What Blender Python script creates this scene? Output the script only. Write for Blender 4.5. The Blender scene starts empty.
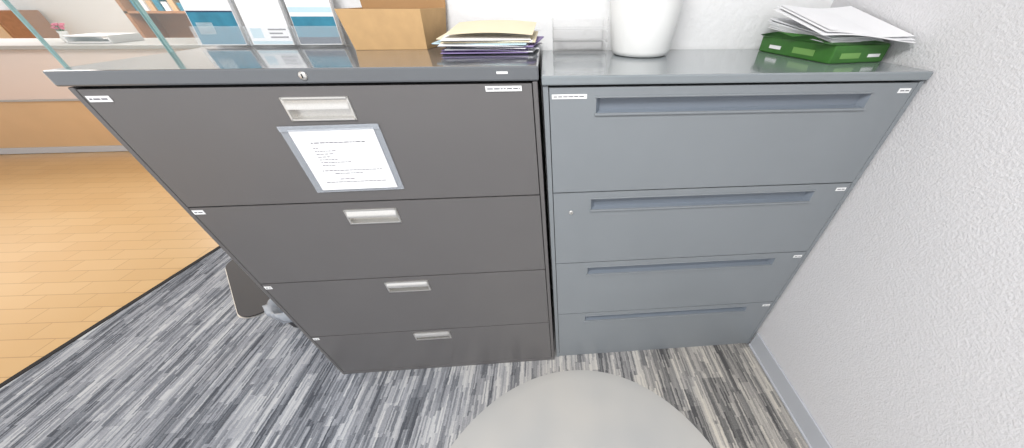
import bpy, bmesh, math, random
import numpy as np
from mathutils import Vector, Matrix
random.seed(7)
# ------------------------------------------------------------ materials
def s2l(c):
    return tuple(((v/255)/12.92 if v/255<=.04045 else ((v/255+.055)/1.055)**2.4) for v in c)+(1,)
def mat(name,rgb,rough=.5,metal=0,bump=0,bscale=200,var=0,vscale=8,alpha=1,trans=0,spec=.5,coat=0,ior=1.45,bdist=.01,emit=0):
    m=bpy.data.materials.new(name);m.use_nodes=True
    nt=m.node_tree;b=nt.nodes['Principled BSDF']
    b.inputs['Roughness'].default_value=rough
    b.inputs['Metallic'].default_value=metal;b.inputs['Alpha'].default_value=alpha
    b.inputs['Transmission Weight'].default_value=trans;b.inputs['IOR'].default_value=ior
    b.inputs['Specular IOR Level'].default_value=spec;b.inputs['Coat Weight'].default_value=coat
    b.inputs['Coat Roughness'].default_value=.06
    tc=nt.nodes.new('ShaderNodeTexCoord')
    n=nt.nodes.new('ShaderNodeTexNoise');n.inputs['Scale'].default_value=vscale;n.inputs['Detail'].default_value=4
    nt.links.new(tc.outputs['Object'],n.inputs['Vector'])
    hs=nt.nodes.new('ShaderNodeHueSaturation');hs.inputs['Color'].default_value=s2l(rgb)
    mr=nt.nodes.new('ShaderNodeMapRange');mr.inputs['To Min'].default_value=1-var;mr.inputs['To Max'].default_value=1+var
    mr.inputs['From Min'].default_value=.3;mr.inputs['From Max'].default_value=.7
    nt.links.new(n.outputs['Fac'],mr.inputs['Value']);nt.links.new(mr.outputs['Result'],hs.inputs['Value'])
    nt.links.new(hs.outputs['Color'],b.inputs['Base Color'])
    if emit:
        b.inputs['Emission Color'].default_value=s2l(rgb);b.inputs['Emission Strength'].default_value=emit
    if bump:
        n2=nt.nodes.new('ShaderNodeTexNoise');n2.inputs['Scale'].default_value=bscale;n2.inputs['Detail'].default_value=3
        nt.links.new(tc.outputs['Object'],n2.inputs['Vector'])
        bp=nt.nodes.new('ShaderNodeBump');bp.inputs['Strength'].default_value=bump;bp.inputs['Distance'].default_value=bdist
        nt.links.new(n2.outputs['Fac'],bp.inputs['Height']);nt.links.new(bp.outputs['Normal'],b.inputs['Normal'])
    return m
# ------------------------------------------------------------ mesh builder
class MB:
    def __init__(s,name):
        s.name=name;s.bm=bmesh.new();s.mats=[]
    def mi(s,m):
        if m not in s.mats:s.mats.append(m)
        return s.mats.index(m)
    def _merge(s,b,m,M=None,smooth=False):
        if M is not None:bmesh.ops.transform(b,matrix=M,verts=b.verts)
        i=s.mi(m)
        for f in b.faces:f.material_index=i;f.smooth=smooth
        me=bpy.data.meshes.new('t');b.to_mesh(me);s.bm.from_mesh(me);bpy.data.meshes.remove(me);b.free()
    def box(s,x0,x1,y0,y1,z0,z1,m,bev=0,M=None,seg=2):
        b=bmesh.new();bmesh.ops.create_cube(b,size=1)
        bmesh.ops.transform(b,matrix=Matrix.Translation(((x0+x1)/2,(y0+y1)/2,(z0+z1)/2))@Matrix.Diagonal((abs(x1-x0),abs(y1-y0),abs(z1-z0),1)),verts=b.verts)
        if bev:bmesh.ops.bevel(b,geom=b.edges[:]+b.verts[:],offset=bev,segments=seg,affect='EDGES',profile=.6)
        s._merge(b,m,M)
    def faces(s,vs,fs,m,M=None,smooth=False):
        b=bmesh.new();v=[b.verts.new(p) for p in vs]
        for f in fs:b.faces.new([v[i] for i in f])
        s._merge(b,m,M,smooth)
    def prism(s,poly,z0,z1,m,M=None):
        n=len(poly);vs=[(x,y,z0) for x,y in poly]+[(x,y,z1) for x,y in poly]
        fs=[list(range(n))[::-1],list(range(n,2*n))]+[[i,(i+1)%n,n+(i+1)%n,n+i] for i in range(n)]
        s.faces(vs,fs,m,M)
    def lathe(s,prof,cx,cy,m,n=48,M=None,smooth=True):
        vs=[];fs=[]
        for r,z in prof:
            for k in range(n):
                a=2*math.pi*k/n;vs.append((cx+r*math.cos(a),cy+r*math.sin(a),z))
        for j in range(len(prof)-1):
            for k in range(n):
                fs.append([j*n+k,j*n+(k+1)%n,(j+1)*n+(k+1)%n,(j+1)*n+k])
        s.faces(vs,fs,m,M,smooth)
    def rod(s,a,b_,r,m,n=8):
        a=Vector(a);b_=Vector(b_);d=b_-a
        b=bmesh.new();bmesh.ops.create_cone(b,segments=n,radius1=r,radius2=r,depth=d.length,cap_ends=True)
        s._merge(b,m,Matrix.Translation((a+b_)/2)@d.to_track_quat('Z','Y').to_matrix().to_4x4(),True)
    def done(s,loc=None):
        bmesh.ops.recalc_face_normals(s.bm,faces=s.bm.faces)
        me=bpy.data.meshes.new(s.name);s.bm.to_mesh(me);s.bm.free()
        for m in s.mats:me.materials.append(m)
        o=bpy.data.objects.new(s.name,me);bpy.context.scene.collection.objects.link(o)
        return o
# ------------------------------------------------------------ dims
WL=1.053;HL=1.334;YF=-.014;D=.448
GR=.006;WR=1.034;HR=1.310
XR=GR+WR+.006   # right wall plane
# ------------------------------------------------------------ surface materials
def carpet_mat():
    m=bpy.data.materials.new('carpet_striated');m.use_nodes=True;nt=m.node_tree;b=nt.nodes['Principled BSDF']
    L=nt.links.new
    b.inputs['Roughness'].default_value=.95;b.inputs['Specular IOR Level'].default_value=.1
    tc=nt.nodes.new('ShaderNodeTexCoord');sp=nt.nodes.new('ShaderNodeSeparateXYZ');L(tc.outputs['Object'],sp.inputs[0])
    def math_(op,a,b_=None,c=None):
        n=nt.nodes.new('ShaderNodeMath');n.operation=op
        for i,v in enumerate((a,b_,c)):
            if v is None:continue
            if isinstance(v,(int,float)):n.inputs[i].default_value=v
            else:L(v,n.inputs[i])
        return n.outputs[0]
    wob=nt.nodes.new('ShaderNodeTexNoise');wob.inputs['Scale'].default_value=60;L(tc.outputs['Object'],wob.inputs['Vector'])
    xw=math_('MULTIPLY_ADD',wob.outputs['Fac'],.008,sp.outputs['X'])
    def cells(w,l,seed):
        X=math_('FLOOR',math_('MULTIPLY_ADD',xw,1/w,seed))
        wn=nt.nodes.new('ShaderNodeTexWhiteNoise');wn.noise_dimensions='1D';L(X,wn.inputs['W'])
        Y=math_('FLOOR',math_('ADD',math_('MULTIPLY',sp.outputs['Y'],1/l),math_('MULTIPLY',wn.outputs['Value'],17.0)))
        cb=nt.nodes.new('ShaderNodeCombineXYZ');L(X,cb.inputs[0]);L(Y,cb.inputs[1])
        w2=nt.nodes.new('ShaderNodeTexWhiteNoise');w2.noise_dimensions='2D';L(cb.outputs[0],w2.inputs['Vector'])
        return w2.outputs['Value']
    c1=cells(.007,.10,0.3);c2=cells(.020,.24,5.7);c3=cells(.055,.48,2.1)
    fn=nt.nodes.new('ShaderNodeTexNoise');fn.inputs['Scale'].default_value=230;fn.inputs['Detail'].default_value=2;L(tc.outputs['Object'],fn.inputs['Vector'])
    v=math_('MULTIPLY',c1,.34);v=math_('MULTIPLY_ADD',c2,.30,v);v=math_('MULTIPLY_ADD',c3,.26,v);v=math_('MULTIPLY_ADD',fn.outputs['Fac'],.26,v)
    r=nt.nodes.new('ShaderNodeValToRGB');st=[(.28,(92,94,99)),(.46,(132,134,138)),(.60,(163,164,167)),(.73,(190,190,191)),(.88,(218,217,214))]
    while len(r.color_ramp.elements)<len(st):r.color_ramp.elements.new(.5)
    for e,(q,c) in zip(r.color_ramp.elements,st):e.position=q;e.color=s2l(c)
    L(v,r.inputs['Fac'])
    n4=nt.nodes.new('ShaderNodeTexNoise');n4.inputs['Scale'].default_value=1.4;L(tc.outputs['Object'],n4.inputs['Vector'])
    g=math_('ADD',math_('MULTIPLY',sp.outputs['X'],.28),math_('MULTIPLY_ADD',n4.outputs['Fac'],.8,0.05))
    r2=nt.nodes.new('ShaderNodeValToRGB');r2.color_ramp.elements[0].position=.1;r2.color_ramp.elements[0].color=s2l((212,217,226));r2.color_ramp.elements[1].position=.7;r2.color_ramp.elements[1].color=s2l((228,221,210))
    L(g,r2.inputs['Fac'])
    mx=nt.nodes.new('ShaderNodeMix');mx.data_type='RGBA';mx.blend_type='MULTIPLY';mx.inputs['Factor'].default_value=.9
    L(r.outputs['Color'],mx.inputs['A']);L(r2.outputs['Color'],mx.inputs['B']);L(mx.outputs['Result'],b.inputs['Base Color'])
    bp=nt.nodes.new('ShaderNodeBump');bp.inputs['Strength'].default_value=.3;bp.inputs['Distance'].default_value=.003
    L(fn.outputs['Fac'],bp.inputs['Height']);L(bp.outputs['Normal'],b.inputs['Normal'])
    return m
def tile_mat():
    m=bpy.data.materials.new('quarry_tile');m.use_nodes=True;nt=m.node_tree;b=nt.nodes['Principled BSDF']
    b.inputs['Roughness'].default_value=.28
    tc=nt.nodes.new('ShaderNodeTexCoord')
    mp=nt.nodes.new('ShaderNodeMapping');mp.inputs['Rotation'].default_value=(0,0,math.radians(2))
    br=nt.nodes.new('ShaderNodeTexBrick');br.inputs['Scale'].default_value=1
    br.inputs['Brick Width'].default_value=.30;br.inputs['Row Height'].default_value=.105;br.inputs['Mortar Size'].default_value=.003
    br.inputs['Mortar Smooth'].default_value=.4
    br.inputs['Color1'].default_value=s2l((198,164,115));br.inputs['Color2'].default_value=s2l((204,172,125));br.inputs['Mortar'].default_value=s2l((172,138,95))
    nt.links.new(tc.outputs['Object'],mp.inputs['Vector']);nt.links.new(mp.outputs['Vector'],br.inputs['Vector'])
    n=nt.nodes.new('ShaderNodeTexNoise');n.inputs['Scale'].default_value=1.2;nt.links.new(tc.outputs['Object'],n.inputs['Vector'])
    mx=nt.nodes.new('ShaderNodeMix');mx.data_type='RGBA';mx.blend_type='MULTIPLY';mx.inputs['Factor'].default_value=.35
    r=nt.nodes.new('ShaderNodeValToRGB');r.color_ramp.elements[0].color=s2l((225,198,152));r.color_ramp.elements[1].color=(1,1,1,1)
    nt.links.new(n.outputs['Fac'],r.inputs['Fac']);nt.links.new(br.outputs['Color'],mx.inputs['A']);nt.links.new(r.outputs['Color'],mx.inputs['B'])
    nt.links.new(mx.outputs['Result'],b.inputs['Base Color'])
    return m
def counter_mat():
    m=mat('counter_panel_paint',(230,206,194),.5,var=.02)
    nt=m.node_tree;b=nt.nodes['Principled BSDF'];tc=nt.nodes.new('ShaderNodeTexCoord');sp=nt.nodes.new('ShaderNodeSeparateXYZ')
    nt.links.new(tc.outputs['Object'],sp.inputs[0])
    r=nt.nodes.new('ShaderNodeValToRGB');r.color_ramp.elements[0].position=.0;r.color_ramp.elements[0].color=s2l((220,192,176));r.color_ramp.elements[1].position=1;r.color_ramp.elements[1].color=s2l((222,210,204))
    nt.links.new(sp.outputs['Z'],r.inputs['Fac']);nt.links.new(r.outputs['Color'],b.inputs['Base Color']);return m
M_carpet=carpet_mat();M_tile=tile_mat();M_counter=counter_mat()
M_wallb=mat('wall_paint_white',(238,238,238),.7,bump=.3,bscale=45,var=.02)
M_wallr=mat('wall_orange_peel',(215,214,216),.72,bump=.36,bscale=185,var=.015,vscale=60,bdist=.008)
M_ceil=mat('ceiling_paint',(235,235,232),.9,bump=.2,bscale=90)
M_base=mat('rubber_baseboard',(184,187,193),.5)
M_char=mat('charcoal_painted_steel',(101,99,99),.30,bump=.04,bscale=900,var=.02,vscale=5)
M_chartop=mat('charcoal_steel_top',(92,95,99),.10,bump=.015,bscale=900,var=.02,spec=.7,coat=.5)
M_blue=mat('bluegray_painted_steel',(130,135,139),.33,bump=.04,bscale=900,var=.02,vscale=5)
M_bluetop=mat('bluegray_steel_top',(128,135,139),.12,bump=.015,bscale=900,var=.02,spec=.7,coat=.4)
M_bluepull=mat('bluegray_pull',(118,126,136),.35)
M_dark=mat('shadow_gap_black',(24,24,26),.8)
M_chrome=mat('brushed_aluminium',(222,220,216),.28,metal=.8,var=.05,vscale=300)
M_white=mat('white_label_paper',(240,240,240),.7)
M_paper=mat('white_paper',(238,238,240),.8,var=.02)
M_ink=mat('grey_ink',(110,110,116),.8)
M_sleeve=mat('clear_plastic_sleeve',(190,196,204),.12,alpha=.38)
M_acryl=mat('clear_acrylic',(240,244,246),.06,alpha=.14)
M_acryl2=mat('clear_acrylic_tray',(248,248,248),.08,alpha=.10)
M_glass=mat('partition_glass',(200,225,225),.03,alpha=.10)
M_gedge=mat('glass_green_edge',(150,188,188),.1)
M_card=mat('kraft_cardboard',(198,162,116),.85,var=.05,vscale=30)
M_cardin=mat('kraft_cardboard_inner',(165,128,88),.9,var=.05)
M_manila=mat('manila_folder',(226,214,186),.8,var=.03)
M_purple=mat('purple_folder',(140,124,168),.7)
M_greyf=mat('grey_folder',(130,132,142),.7)
M_pot=mat('white_ceramic',(240,240,238),.35,bump=.06,bscale=60)
M_soil=mat('potting_soil',(70,50,35),.95,bump=.6,bscale=80)
M_leaf=mat('leaf_green',(60,110,50),.5,var=.15)
M_green=mat('green_ream_wrapper',(60,112,46),.4,var=.08,vscale=40)
M_green2=mat('light_green_print',(120,165,90),.5)
M_teal=mat('teal_print',(50,125,150),.4,var=.15,vscale=40)
M_navy=mat('navy_print',(40,60,85),.4)
M_pale=mat('pale_blue_print',(190,215,225),.4)
M_black=mat('black_powdercoat',(46,46,50),.5)
M_bag=mat('plastic_bin_liner',(205,212,222),.2,alpha=.6)
M_wood=mat('wood_brown',(165,118,84),.5,var=.1,vscale=20)
M_orangewood=mat('counter_base_wood',(208,172,130),.45,var=.04,vscale=3)
M_ledge=mat('counter_ledge_grey',(168,166,164),.35)
M_pink=mat('pink_petals',(220,110,140),.6)
# ------------------------------------------------------------ room
b=MB('floor');b.box(-9,3,-4,7,-.12,-.004,M_tile);b.done()
ex=lambda y:-2.61+.183*(y-.04)
b=MB('carpet');b.prism([(ex(-4),-4),(XR,-4),(XR,4),(ex(4),4)],-.004,0,M_carpet);b.done()
b=MB('trim_1');b.prism([(ex(-4)-.03,-4),(ex(-4),-4),(ex(4),4),(ex(4)-.03,4)],-.004,.003,M_dark);b.done()
b=MB('wall_back');b.box(-1.09,XR,D+.004,D+.13,0,2.6,M_wallb);b.done()
b=MB('wall_right');b.box(XR,XR+.12,-4,D+.13,0,2.6,M_wallr);b.done()
b=MB('wall_far');b.box(-9,XR,6.0,6.12,0,2.6,M_wallb);b.done()
b=MB('baseboard_right');b.box(XR-.01,XR,-4,-.004,.0,.11,M_base,.004);b.box(XR-.016,XR,-4,-.004,0,.012,M_base,.004);b.done()
b=MB('ceiling');b.box(-9,XR+.12,-2.6,7,2.6,2.7,M_ceil);b.done()
# ------------------------------------------------------------ cabinets
def panel_hole(b,x0,x1,z0,z1,holes,yf,th,m,mi,rd,taper=0):
    hx0,hx1,hz0,hz1=holes
    xs=[x0,hx0,hx1,x1];zs=[z0,hz0,hz1,z1]
    for i in range(3):
        for j in range(3):
            if i==1 and j==1:continue
            b.faces([(xs[i],yf,zs[j]),(xs[i+1],yf,zs[j]),(xs[i+1],yf,zs[j+1]),(xs[i],yf,zs[j+1])],[[0,1,2,3]],m)
    y1=yf+th
    b.faces([(x0,yf,z0),(x1,yf,z0),(x1,yf,z1),(x0,yf,z1),(x0,y1,z0),(x1,y1,z0),(x1,y1,z1),(x0,y1,z1)],
            [[0,1,5,4],[1,2,6,5],[2,3,7,6],[3,0,4,7]],m)
    yb=yf+rd;t=taper
    b.faces([(hx0,yf,hz0),(hx1,yf,hz0),(hx1,yf,hz1),(hx0,yf,hz1),(hx0+t,yb,hz0+t*.4),(hx1-t,yb,hz0+t*.4),(hx1-t,yb,hz1),(hx0+t,yb,hz1)],
            [[0,4,5,1],[1,5,6,2],[2,6,7,3],[3,7,4,0],[4,5,6,7]],mi)
def words(b,x0,x1,z,h,y,m,seed=0):
    r=random.Random(seed);x=x0
    while x<x1-h*.6:
        w=min(r.uniform(1.5,5)*h,x1-x)
        b.faces([(x,y,z),(x+w,y,z),(x+w,y,z+h),(x,y,z+h)],[[0,1,2,3]],m);x+=w+h*.8
def label(b,x0,x1,z0,z1,y,seed):
    b.box(x0,x1,y-.0012,y,z0,z1,M_white)
    h=(z1-z0)
    words(b,x0+.004,x1-.004,z0+h*.38,h*.24,y-.0016,M_ink,seed)
def lock(b,x,z,y,m,r=1):
    Mx=Matrix.Translation((x,y,z))@Matrix.Rotation(math.pi/2,4,'X')@Matrix.Scale(r,4)
    b.lathe([(.0001,.004),(.007,.004),(.0085,.003),(.009,0),(.009,-.002)],0,0,m,24,Mx)
    b.box(x-.001,x+.001,y-.0052*r,y-.0035*r,z-.004*r,z+.004*r,M_dark)
b=MB('lateral_filing_cabinet')
bx0=-WL+.014;bx1=-.004
zt=HL-.034
b.box(bx0,bx1,YF+.023,D,.0,zt,M_char)
b.box(bx0,bx0+.012,YF,YF+.024,.0,zt,M_char,.002)
b.box(bx1-.012,bx1,YF,YF+.024,.0,zt,M_char,.002)
b.box(bx0,bx1,YF+.001,YF+.024,.0,.022,M_char,.002)
b.box(-WL,0,YF-.004,D,HL-.032,HL,M_chartop,.004)
b.box(bx0+.012,bx1-.012,YF+.019,YF+.0228,.02,zt,M_dark)
zs=[.024,.3212,.6541,.980,zt-.002]
hz=[(.254,.304),(.578,.630),(.901,.952),(1.219,1.272)]
for i in range(4):
    z0=zs[i]+.0025;z1=zs[i+1]-.0025
    hz0,hz1=hz[i];hz0+=.004;hz1-=.004
    hx0,hx1=-.605,-.461
    panel_hole(b,bx0+.0145,bx1-.0145,z0,z1,(hx0,hx1,hz0,hz1),YF+.001,.015,M_char,M_chrome,.014)
    for (a,c,d,e) in [(hx0-.004,hx1+.004,hz1,hz1+.005),(hx0-.004,hx1+.004,hz0-.005,hz0),(hx0-.005,hx0,hz0-.005,hz1+.005),(hx1,hx1+.005,hz0-.005,hz1+.005)]:
        b.box(a,c,YF-.003,YF+.002,d,e,M_chrome,.001)
    n=8;vs=[];fs=[]
    for k in range(n+1):
        a=k/n*math.pi*.5
        yy=YF+.001-.007*math.sin(a)
        vs+=[(hx0,yy,hz1-.022*k/n),(hx1,yy,hz1-.022*k/n)]
    for k in range(n):fs.append([2*k,2*k+1,2*k+3,2*k+2])
    b.faces(vs,fs,M_chrome,None,True)
lock(b,-.53,HL-.015,YF-.004,M_chrome)
b.box(-.098,-.072,YF-.005,YF-.0035,HL-.016,HL-.011,M_white)
label(b,-1.018,-.97,1.269,1.282,YF,1);label(b,-.13,-.043,1.279,1.291,YF,2)
label(b,-1.022,-.992,.957,.971,YF,3);label(b,-1.022,-.998,.628,.642,YF,4);label(b,-1.022,-.998,.300,.314,YF,8)
b.done()
# notice in sleeve
b=MB('paper_notice_in_sleeve')
Mn=Matrix.Translation((-.528,YF,1.112))@Matrix.Rotation(math.radians(-.6),4,'Y')
w2=.103;h2=.086
b.box(-w2-.020,w2+.016,-.003,-.0015,-h2-.008,h2+.008,M_sleeve,0,Mn)
b.box(-w2-.02,w2+.016,-.0052,-.0046,h2-.004,h2+.010,M_sleeve,0,Mn)
b.box(-w2,w2,-.0045,-.0032,-h2,h2,M_paper,0,Mn)
def wl(x0,x1,z,h,seed):
    r=random.Random(seed);x=x0
    while x<x1-h:
        w=min(r.uniform(1.5,5)*h,x1-x)
        b.faces([(x,-.0048,z),(x+w,-.0048,z),(x+w,-.0048,z+h),(x,-.0048,z+h)],[[0,1,2,3]],M_ink,Mn);x+=w+h*.9
wl(-.065,.070,.050,.0028,1)
for k,L_ in enumerate((.012,.055,.045,.03,.05,.08,.035)):wl(-.066,-.066+L_,.036-k*.008,.0022,k+3)
wl(-.075,.085,-.028,.0024,21);wl(-.045,.03,-.037,.0024,22)
wl(-.04,.0,-.054,.0024,23);wl(-.08,.085,-.063,.0024,24)
b.done()
b=MB('lateral_filing_cabinet')
rx0=GR;rx1=GR+WR
zt=HR-.024
b.box(rx0+.002,rx1-.002,.026,D,0,zt,M_blue)
b.box(rx0+.002,rx0+.016,0,.027,0,zt,M_blue,.002)
b.box(rx1-.016,rx1-.002,0,.027,0,zt,M_blue,.002)
b.box(rx0+.002,rx1-.002,.004,.027,0,.03,M_blue,.002)
b.box(rx0,rx1,-.006,D,HR-.022,HR,M_bluetop,.004)
b.box(rx0+.016,rx1-.016,.0225,.0258,.03,zt,M_dark)
zs=[.032,.3539,.6668,.9759,zt-.002]
hz=[(.294,.331),(.600,.640),(.906,.950),(1.216,1.257)]
for i in range(4):
    z0=zs[i]+.0022;z1=zs[i+1]-.0022
    hz0,hz1=hz[i]
    hx0=.145;hx1=.905
    panel_hole(b,rx0+.018,rx1-.018,z0,z1,(hx0,hx1,hz0,hz1),.001,.014,M_blue,M_bluepull,.018,.012)
    b.box(hx0-.003,hx1+.003,-.004,.004,hz0-.004,hz0+.002,M_blue,.0015)
    b.box(hx0-.003,hx1+.003,-.002,.004,hz1-.001,hz1+.003,M_blue,.0015)
lock(b,.08,.90,0.001,M_chrome,.8)
label(b,.03,.12,1.255,1.266,.001,5)
for z in (1.268,.958,.648,.336):label(b,rx1-.062,rx1-.028,z-.012,z,.001,6)
b.done()
# ------------------------------------------------------------ cardboard box
b=MB('cardboard_box')
bt=[(-.550,.275),(-.340,.275),(-.320,.425),(-.550,.425)]
tp=[(-.562,.268),(-.330,.268),(-.300,.43),(-.562,.43)]
z0=HL+.0005;z1=HL+.100
cx=sum(p[0] for p in bt)/4;cy=sum(p[1] for p in bt)/4
inn=lambda P:[(x+(cx-x)*.035,y+(cy-y)*.06) for x,y in P]
vs=[(x,y,z0) for x,y in bt]+[(x,y,z1) for x,y in tp]+[(x,y,z0+.004) for x,y in inn(bt)]+[(x,y,z1) for x,y in inn(tp)]
b.faces(vs,[[0,1,2,3]]+[[i,(i+1)%4,4+(i+1)%4,4+i] for i in range(4)]+[[4+i,4+(i+1)%4,12+(i+1)%4,12+i] for i in range(4)],M_card)
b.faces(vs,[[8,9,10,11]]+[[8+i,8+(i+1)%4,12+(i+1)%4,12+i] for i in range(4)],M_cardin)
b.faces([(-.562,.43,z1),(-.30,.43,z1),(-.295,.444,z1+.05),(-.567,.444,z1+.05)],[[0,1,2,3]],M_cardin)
b.box(-.50,-.38,.33,.40,z0+.06,z0+.085,M_paper)
b.done()
# ------------------------------------------------------------ folders
b=MB('file_folder_stack')
r=random.Random(11);z=HL+.0005
cols=[M_greyf,M_purple,M_paper,M_purple,M_paper,M_greyf,M_paper,M_purple,M_paper,M_pale,M_manila,M_paper,M_manila,M_paper]
for i,c in enumerate(cols):
    th=r.uniform(.0022,.0042)
    yaw=r.uniform(-9,9)
    roll=r.uniform(-.3,1.0)*(i/14)*2.2
    Mx=Matrix.Translation((-.145+r.uniform(-.010,.016),.268+r.uniform(-.012,.014),z))@Matrix.Rotation(math.radians(yaw),4,'Z')@Matrix.Rotation(math.radians(roll),4,'Y')@Matrix.Rotation(math.radians(i*.28),4,'X')
    w=r.uniform(.118,.134);d=r.uniform(.09,.108)
    b.box(-w,w,-d,d,0,th*.75,c,.0006,Mx,1)
    b.box(-w*.2,w*.3,d-.001,d+.012,0,.0008,c,0,Mx)
    z+=th
vs=[];fs=[];n=10
for j in range(n+1):
    t=j/n;x=-.125+.24*t
    vs+=[(x-.13,.17,z+.002+.012*math.sin(t*3.1)*.5),(x-.12,.345,z+.022+.012*t*(1-t)*2)]
for j in range(n):fs.append([2*j,2*j+2,2*j+3,2*j+1])
b.faces(vs,fs,M_manila,None,True)
b.done()
# ------------------------------------------------------------ brochures
def stand(x0,x1,y,bands,seed,ang=-9):
    b=MB('brochure_holder')
    w=x1-x0
    Mx=Matrix.Translation((x0,y,HL+.003))@Matrix.Rotation(math.radians(ang),4,'X')
    b.box(x0,x1,y-.02,y+.062,HL+.0005,HL+.003,M_acryl)
    b.box(0,w,0,.002,0,.235,M_acryl,0,Mx)
    b.box(0,w,-.020,-.018,0,.05,M_acryl,0,Mx)
    b.box(0,.002,-.02,0,0,.05,M_acryl,0,Mx);b.box(w-.002,w,-.02,0,0,.05,M_acryl,0,Mx)
    b.box(.004,w-.004,-.012,-.001,.002,.215,M_paper,0,Mx)
    for (a,c,z0_,z1_,m) in bands:
        b.faces([(a*w,-.0123,z0_),(c*w,-.0123,z0_),(c*w,-.0123,z1_),(a*w,-.0123,z1_)],[[0,1,2,3]],m,Mx)
    rr_=random.Random(seed)
    for k in range(5):
        zz=.165-k*.01
        x=.15*w
        while x<.8*w:
            ww=rr_.uniform(.006,.02);b.faces([(x,-.0126,zz),(x+ww,-.0126,zz),(x+ww,-.0126,zz+.003),(x,-.0126,zz+.003)],[[0,1,2,3]],M_ink,Mx);x+=ww+.004
    b.done()
stand(-1.045,-.905,.365,[(.04,.96,.004,.085,M_teal),(.04,.96,.085,.089,M_navy),(.12,.45,.03,.06,M_pale),(.04,.96,.12,.215,M_pale)],1)
stand(-.895,-.765,.365,[(.05,.95,.004,.012,M_pale),(.1,.35,.02,.045,M_pale),(.5,.9,.02,.024,M_ink),(.5,.8,.03,.034,M_ink),(.5,.9,.04,.044,M_ink),(.05,.95,.19,.215,M_teal)],2)
stand(-.755,-.62,.365,[(.04,.96,.004,.022,M_navy),(.04,.96,.022,.075,M_teal),(.04,.96,.085,.098,M_pale)],3)
# ------------------------------------------------------------ pot
b=MB('potted_plant')
px_,py_=.335,.332;z=HR+.0005
b.lathe([(.0001,z),(.080,z),(.090,z+.004),(.095,z+.015),(.108,z+.12),(.114,z+.20),(.118,z+.215),(.118,z+.225),(.110,z+.225),(.106,z+.20),(.104,z+.195)],px_,py_,M_pot,64)
b.lathe([(.0001,z+.196),(.105,z+.194)],px_,py_,M_soil,32)
r=random.Random(5)
for k in range(16):
    a=k*2.4;Ln=r.uniform(.12,.22);tilt=r.uniform(.5,1.0)
    vs=[];fs=[];n=8
    for j in range(n+1):
        t=j/n;wd=.022*math.sin(math.pi*min(1,t*.93+.05))
        rad=.02+Ln*t*math.sin(tilt)*(.5+.5*t);hh=z+.195+Ln*t*math.cos(tilt*.6)-.05*t*t
        rad=min(rad,.16)
        ox,oy=math.cos(a),math.sin(a)
        if py_+oy*rad>D-.03:oy*=.45
        c_=(px_+ox*rad,py_+oy*rad)
        vs+=[(c_[0]-math.sin(a)*wd,c_[1]+math.cos(a)*wd*.8,hh),(c_[0]+math.sin(a)*wd,c_[1]-math.cos(a)*wd*.8,hh)]
    for j in range(n):fs.append([2*j,2*j+1,2*j+3,2*j+2])
    b.faces(vs,fs,M_leaf,None,True)
b.done()
# ------------------------------------------------------------ acrylic tray stack
b=MB('stacking_letter_tray')
x0,x1=.045,.225;y0,y1=.34,.445
for k in range(3):
    z=HR+.001+k*.034
    b.box(x0,x1,y0,y1,z,z+.002,M_acryl2)
    b.box(x0,x0+.002,y0,y1,z,z+.028,M_acryl2);b.box(x1-.002,x1,y0,y1,z,z+.028,M_acryl2)
    b.box(x0,x1,y1-.002,y1,z,z+.028,M_acryl2)
    b.box(x0,x1,y0,y0+.002,z,z+.008,M_acryl2)
    for q in (x0+.001,x1-.003):
        b.box(q,q+.003,y0,y0+.004,z,z+.034,M_acryl2)
b.done()
# ------------------------------------------------------------ paper ream
b=MB('paper_ream')
Mx=Matrix.Translation((.835,.110,HR+.0005))@Matrix.Rotation(math.radians(9),4,'Z')
b.box(0,.197,0,.285,0,.046,M_green,.004,Mx)
b.box(.03,.10,-.0006,.001,.012,.026,M_green2,0,Mx)
b.box(.13,.175,-.0006,.001,.014,.022,M_white,0,Mx)
b.box(-.0006,.001,.06,.14,.012,.028,M_green2,0,Mx)
b.box(-.0006,.001,.19,.24,.014,.024,M_white,0,Mx)
b.faces([(0,0,.046),(0,.285,.046),(-.026,.27,.052),(-.014,.21,.064),(-.022,.14,.056),(-.008,.08,.064),(-.024,.02,.050)],[[0,1,2,3,4,5,6]],M_green,Mx)
b.faces([(0,0,.0465),(.197,0,.0465),(.19,.05,.054),(.12,.035,.060),(.05,.06,.052),(0,.04,.056)],[[0,1,2,3,4,5]],M_green,Mx)
r=random.Random(9)
for k in range(9):
    M2=Mx@Matrix.Translation((.098+r.uniform(-.006,.002),.165+r.uniform(-.008,.008),.060+k*.0024))@Matrix.Rotation(math.radians(r.uniform(-3,2)),4,'Z')@Matrix.Rotation(math.radians(5+.35*k),4,'X')
    b.box(-.096,.090,-.138,.115,0,.0022,M_paper,0,M2)
for k in range(3):
    vs=[];fs=[];n=10;mN=8
    for i in range(mN+1):
        s_=i/mN
        for j in range(n+1):
            t=j/n
            x=.785+.012*k+(.248-.012*k)*t
            y=.075+.008*k+.04*(1-t)+.26*s_
            zz=HR+.058+.004*k+.052*s_+.005*math.sin(t*math.pi*1.5+k)-.010*t*(1-s_)
            vs.append((x,y,zz+.012))
    for i in range(mN):
        for j in range(n):
            q=i*(n+1)+j;fs.append([q,q+1,q+n+2,q+n+1])
    b.faces(vs,fs,M_paper,None,True)
b.done()
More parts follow.
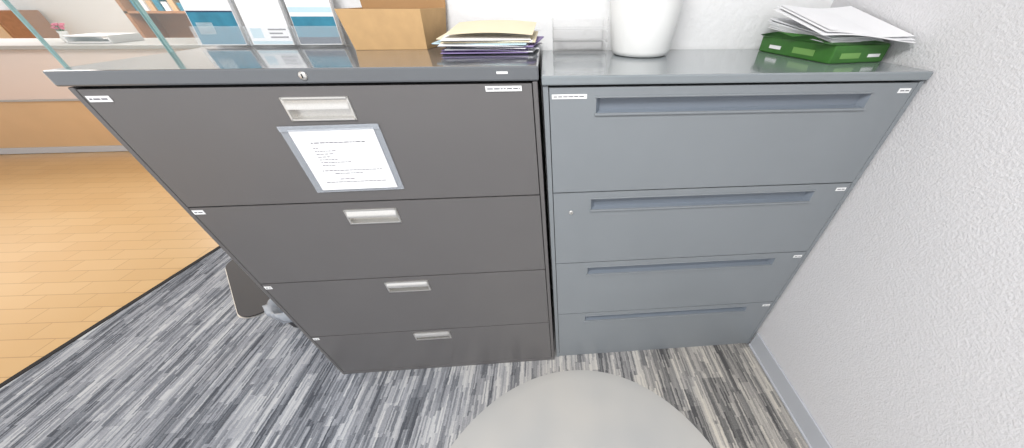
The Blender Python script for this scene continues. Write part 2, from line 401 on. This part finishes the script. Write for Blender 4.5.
# ------------------------------------------------------------ left background
b=MB('reception_counter')
b.box(-8.5,-2.9,2.96,3.5,0.0,.58,M_orangewood)
b.box(-8.5,-2.9,2.955,3.5,.58,1.05,M_counter)
b.box(-8.5,-2.9,2.94,2.96,.572,.59,M_ledge,.002)
b.box(-8.5,-2.88,2.90,3.6,1.05,1.085,M_ledge,.006)
b.box(-8.5,-2.9,2.945,2.96,0,.07,M_base,.003)
b.done()
b=MB('wooden_storage_shelf')
b.box(-6.6,-6.55,5.5,5.9,0,1.6,M_wood);b.box(-5.45,-5.4,5.5,5.9,0,1.6,M_wood);b.box(-6.6,-5.4,5.88,5.9,0,1.6,M_wood)
for z in (.05,.45,.85,1.25,1.57):b.box(-6.6,-5.4,5.5,5.9,z,z+.03,M_wood)
for k in range(9):b.box(-6.5+.11*k,-6.42+.11*k,5.6,5.85,1.28,1.28+.15+.06*math.sin(k*3),(M_teal,M_paper,M_orangewood)[k%3])
b.done()
b=MB('wooden_side_cabinet')
b.box(-8.9,-8.35,5.4,5.95,0,1.28,M_wood,.01)
for z in (.08,.48,.88):b.box(-8.87,-8.38,5.385,5.4,z,z+.36,M_orangewood,.006)
for z in (.3,.7,1.1):b.box(-8.70,-8.56,5.37,5.385,z,z+.012,M_chrome)
b.done()
b=MB('paper_tray')
b.box(-4.75,-4.35,3.05,3.35,1.086,1.10,M_paper,.003);b.box(-4.75,-4.35,3.05,3.35,1.14,1.152,M_paper,.003);b.box(-4.76,-4.74,3.05,3.35,1.086,1.152,M_paper);b.box(-4.36,-4.34,3.05,3.35,1.086,1.152,M_paper)
b.done()
b=MB('vase_of_pink_flowers')
b.lathe([(.0001,1.086),(.035,1.086),(.045,1.12),(.03,1.16),(.036,1.18)],-4.90,3.20,M_pot,24)
r=random.Random(2)
for k in range(14):
    a=r.uniform(0,6.28);q=r.uniform(0,.05);c=(-4.90+q*math.cos(a),3.20+q*math.sin(a),1.20+r.uniform(0,.05))
    b.rod((-4.90,3.20,1.15),c,.003,M_leaf)
    b.lathe([(.0001,c[2]-.012),(.012,c[2]-.004),(.018,c[2]+.006),(.010,c[2]+.010),(.0001,c[2]+.008)],c[0],c[1],M_pink,10)
b.done()
b=MB('glass_partition')   # clamped to the end of the back wall
b.box(-1.67,-1.30,.50,.508,.95,2.1,M_glass);b.box(-1.29,-1.092,.50,.508,.95,2.1,M_glass)
b.box(-1.674,-1.668,.499,.509,.95,2.1,M_gedge);b.box(-1.301,-1.299,.499,.509,.95,2.1,M_gedge);b.box(-1.291,-1.289,.499,.509,.95,2.1,M_gedge)
for z in (1.0,1.95):
    b.box(-1.33,-1.26,.493,.515,z,z+.05,M_chrome,.003);b.box(-1.13,-1.0905,.488,.520,z,z+.06,M_chrome,.003)
b.box(-1.67,-1.0905,.494,.514,.935,.952,M_chrome,.002)
b.done()
b=MB('pedestal_sign_stand')
Mp=Matrix.Translation((-1.857,.736,0))@Matrix.Rotation(math.radians(-46.2),4,'Z')
def rrect(a,c,rad,n=10):
    P=[]
    for (sx,sy,a0) in ((1,1,0),(-1,1,90),(-1,-1,180),(1,-1,270)):
        for k in range(n+1):
            t=math.radians(a0+90*k/n);P.append((sx*(a-rad)+rad*abs(math.cos(t))*sx,sy*(c-rad)+rad*abs(math.sin(t))*sy))
    return P
b.prism(rrect(.365,.215,.10),.004,.014,M_black,Mp)
b.prism(rrect(.371,.221,.105),0,.005,M_chrome,Mp)
b.lathe([(.05,.014),(.045,.02),(.016,.026),(.016,.95),(.0001,.95)],-1.857,.736,M_black,32)
b.done()
b=MB('waste_bin_with_liner')
cx,cy=-1.42,.36
r=random.Random(4)
n=40
b.lathe([(.0001,.001),(.085,.001),(.10,.14),(.10,.142)],cx,cy,M_black,n)
vs=[];fs=[];prof=[(.095,.06),(.115,.10),(.122,.14),(.115,.165),(.100,.160),(.085,.12),(.07,.05)]
for j,(rd,z) in enumerate(prof):
    for k in range(n):
        a=2*math.pi*k/n;q=rd*(1+.09*math.sin(5*a+j)+r.uniform(-.05,.05));vs.append((cx+q*math.cos(a),cy+q*math.sin(a),z+r.uniform(-.008,.008)))
for j in range(len(prof)-1):
    for k in range(n):fs.append([j*n+k,j*n+(k+1)%n,(j+1)*n+(k+1)%n,(j+1)*n+k])
b.faces(vs,fs,M_bag,None,True);b.done()
def nadir_blur_mat():  # smooth greys of the blur patch below the camera, not felt
    m=mat('nadir_blur_grey',(184,184,182),.95,spec=.1)
    nt=m.node_tree;bs=nt.nodes['Principled BSDF'];tc=nt.nodes.new('ShaderNodeTexCoord')
    n=nt.nodes.new('ShaderNodeTexNoise');n.inputs['Scale'].default_value=2.2;nt.links.new(tc.outputs['Object'],n.inputs['Vector'])
    r=nt.nodes.new('ShaderNodeValToRGB');r.color_ramp.elements[0].position=.35;r.color_ramp.elements[1].position=.65
    r.color_ramp.elements[0].color=s2l((170,171,171));r.color_ramp.elements[1].color=s2l((186,184,180))
    nt.links.new(n.outputs['Fac'],r.inputs['Fac']);nt.links.new(r.outputs['Color'],bs.inputs['Base Color']);return m
b=MB('nadir_blur_disc')  # added disc standing in for the blurred tripod patch; no real mat here
b.lathe([(.0001,.005),(.57,.005),(.60,.003),(.615,.0004)],.075,-.69,nadir_blur_mat(),96);b.done()
# ------------------------------------------------------------ camera
p=[0.0191,-0.8024,1.4588,0.0768,0.6604,0.0039,296.2617,571.2596,228.543]
ya,pi_,ro=p[3:6]
f0=np.array([np.sin(ya)*np.cos(pi_),np.cos(ya)*np.cos(pi_),-np.sin(pi_)])
r0=np.array([np.cos(ya),-np.sin(ya),0]);u0=np.cross(r0,f0)
rr=r0*np.cos(ro)+u0*np.sin(ro);uu=np.cross(rr,f0)
cam=bpy.data.cameras.new('camera');co=bpy.data.objects.new('camera',cam);bpy.context.scene.collection.objects.link(co)
co.matrix_world=Matrix(((rr[0],uu[0],-f0[0],p[0]),(rr[1],uu[1],-f0[1],p[1]),(rr[2],uu[2],-f0[2],p[2]),(0,0,0,1)))
cam.sensor_width=36;cam.lens=p[6]/1024*36;cam.shift_x=(512-p[7])/1024;cam.shift_y=(p[8]-224)/1024;cam.clip_start=.02
bpy.context.scene.camera=co
# ------------------------------------------------------------ light
w=bpy.data.worlds.new('World');bpy.context.scene.world=w;w.use_nodes=True
w.node_tree.nodes['Background'].inputs['Color'].default_value=(.97,.98,1,1);w.node_tree.nodes['Background'].inputs['Strength'].default_value=1.28
def area(n,loc,sx,sy,e,col=(1,1,1),rot=(0,0,0)):
    l=bpy.data.lights.new(n,'AREA');l.shape='RECTANGLE';l.size=sx;l.size_y=sy;l.energy=e;l.color=col
    o=bpy.data.objects.new(n,l);o.location=loc;o.rotation_euler=rot;bpy.context.scene.collection.objects.link(o)
area('ceiling_light_panel',(-.3,-1.3,2.57),.8,.8,62)
area('ceiling_light_panel',(-3.8,.8,2.57),1.2,1.2,54,(1,.98,.95))
area('ceiling_light_panel',(-5.5,4.2,2.57),1.2,1.2,88,(1,.98,.95))
bpy.context.scene.view_settings.view_transform='Standard'
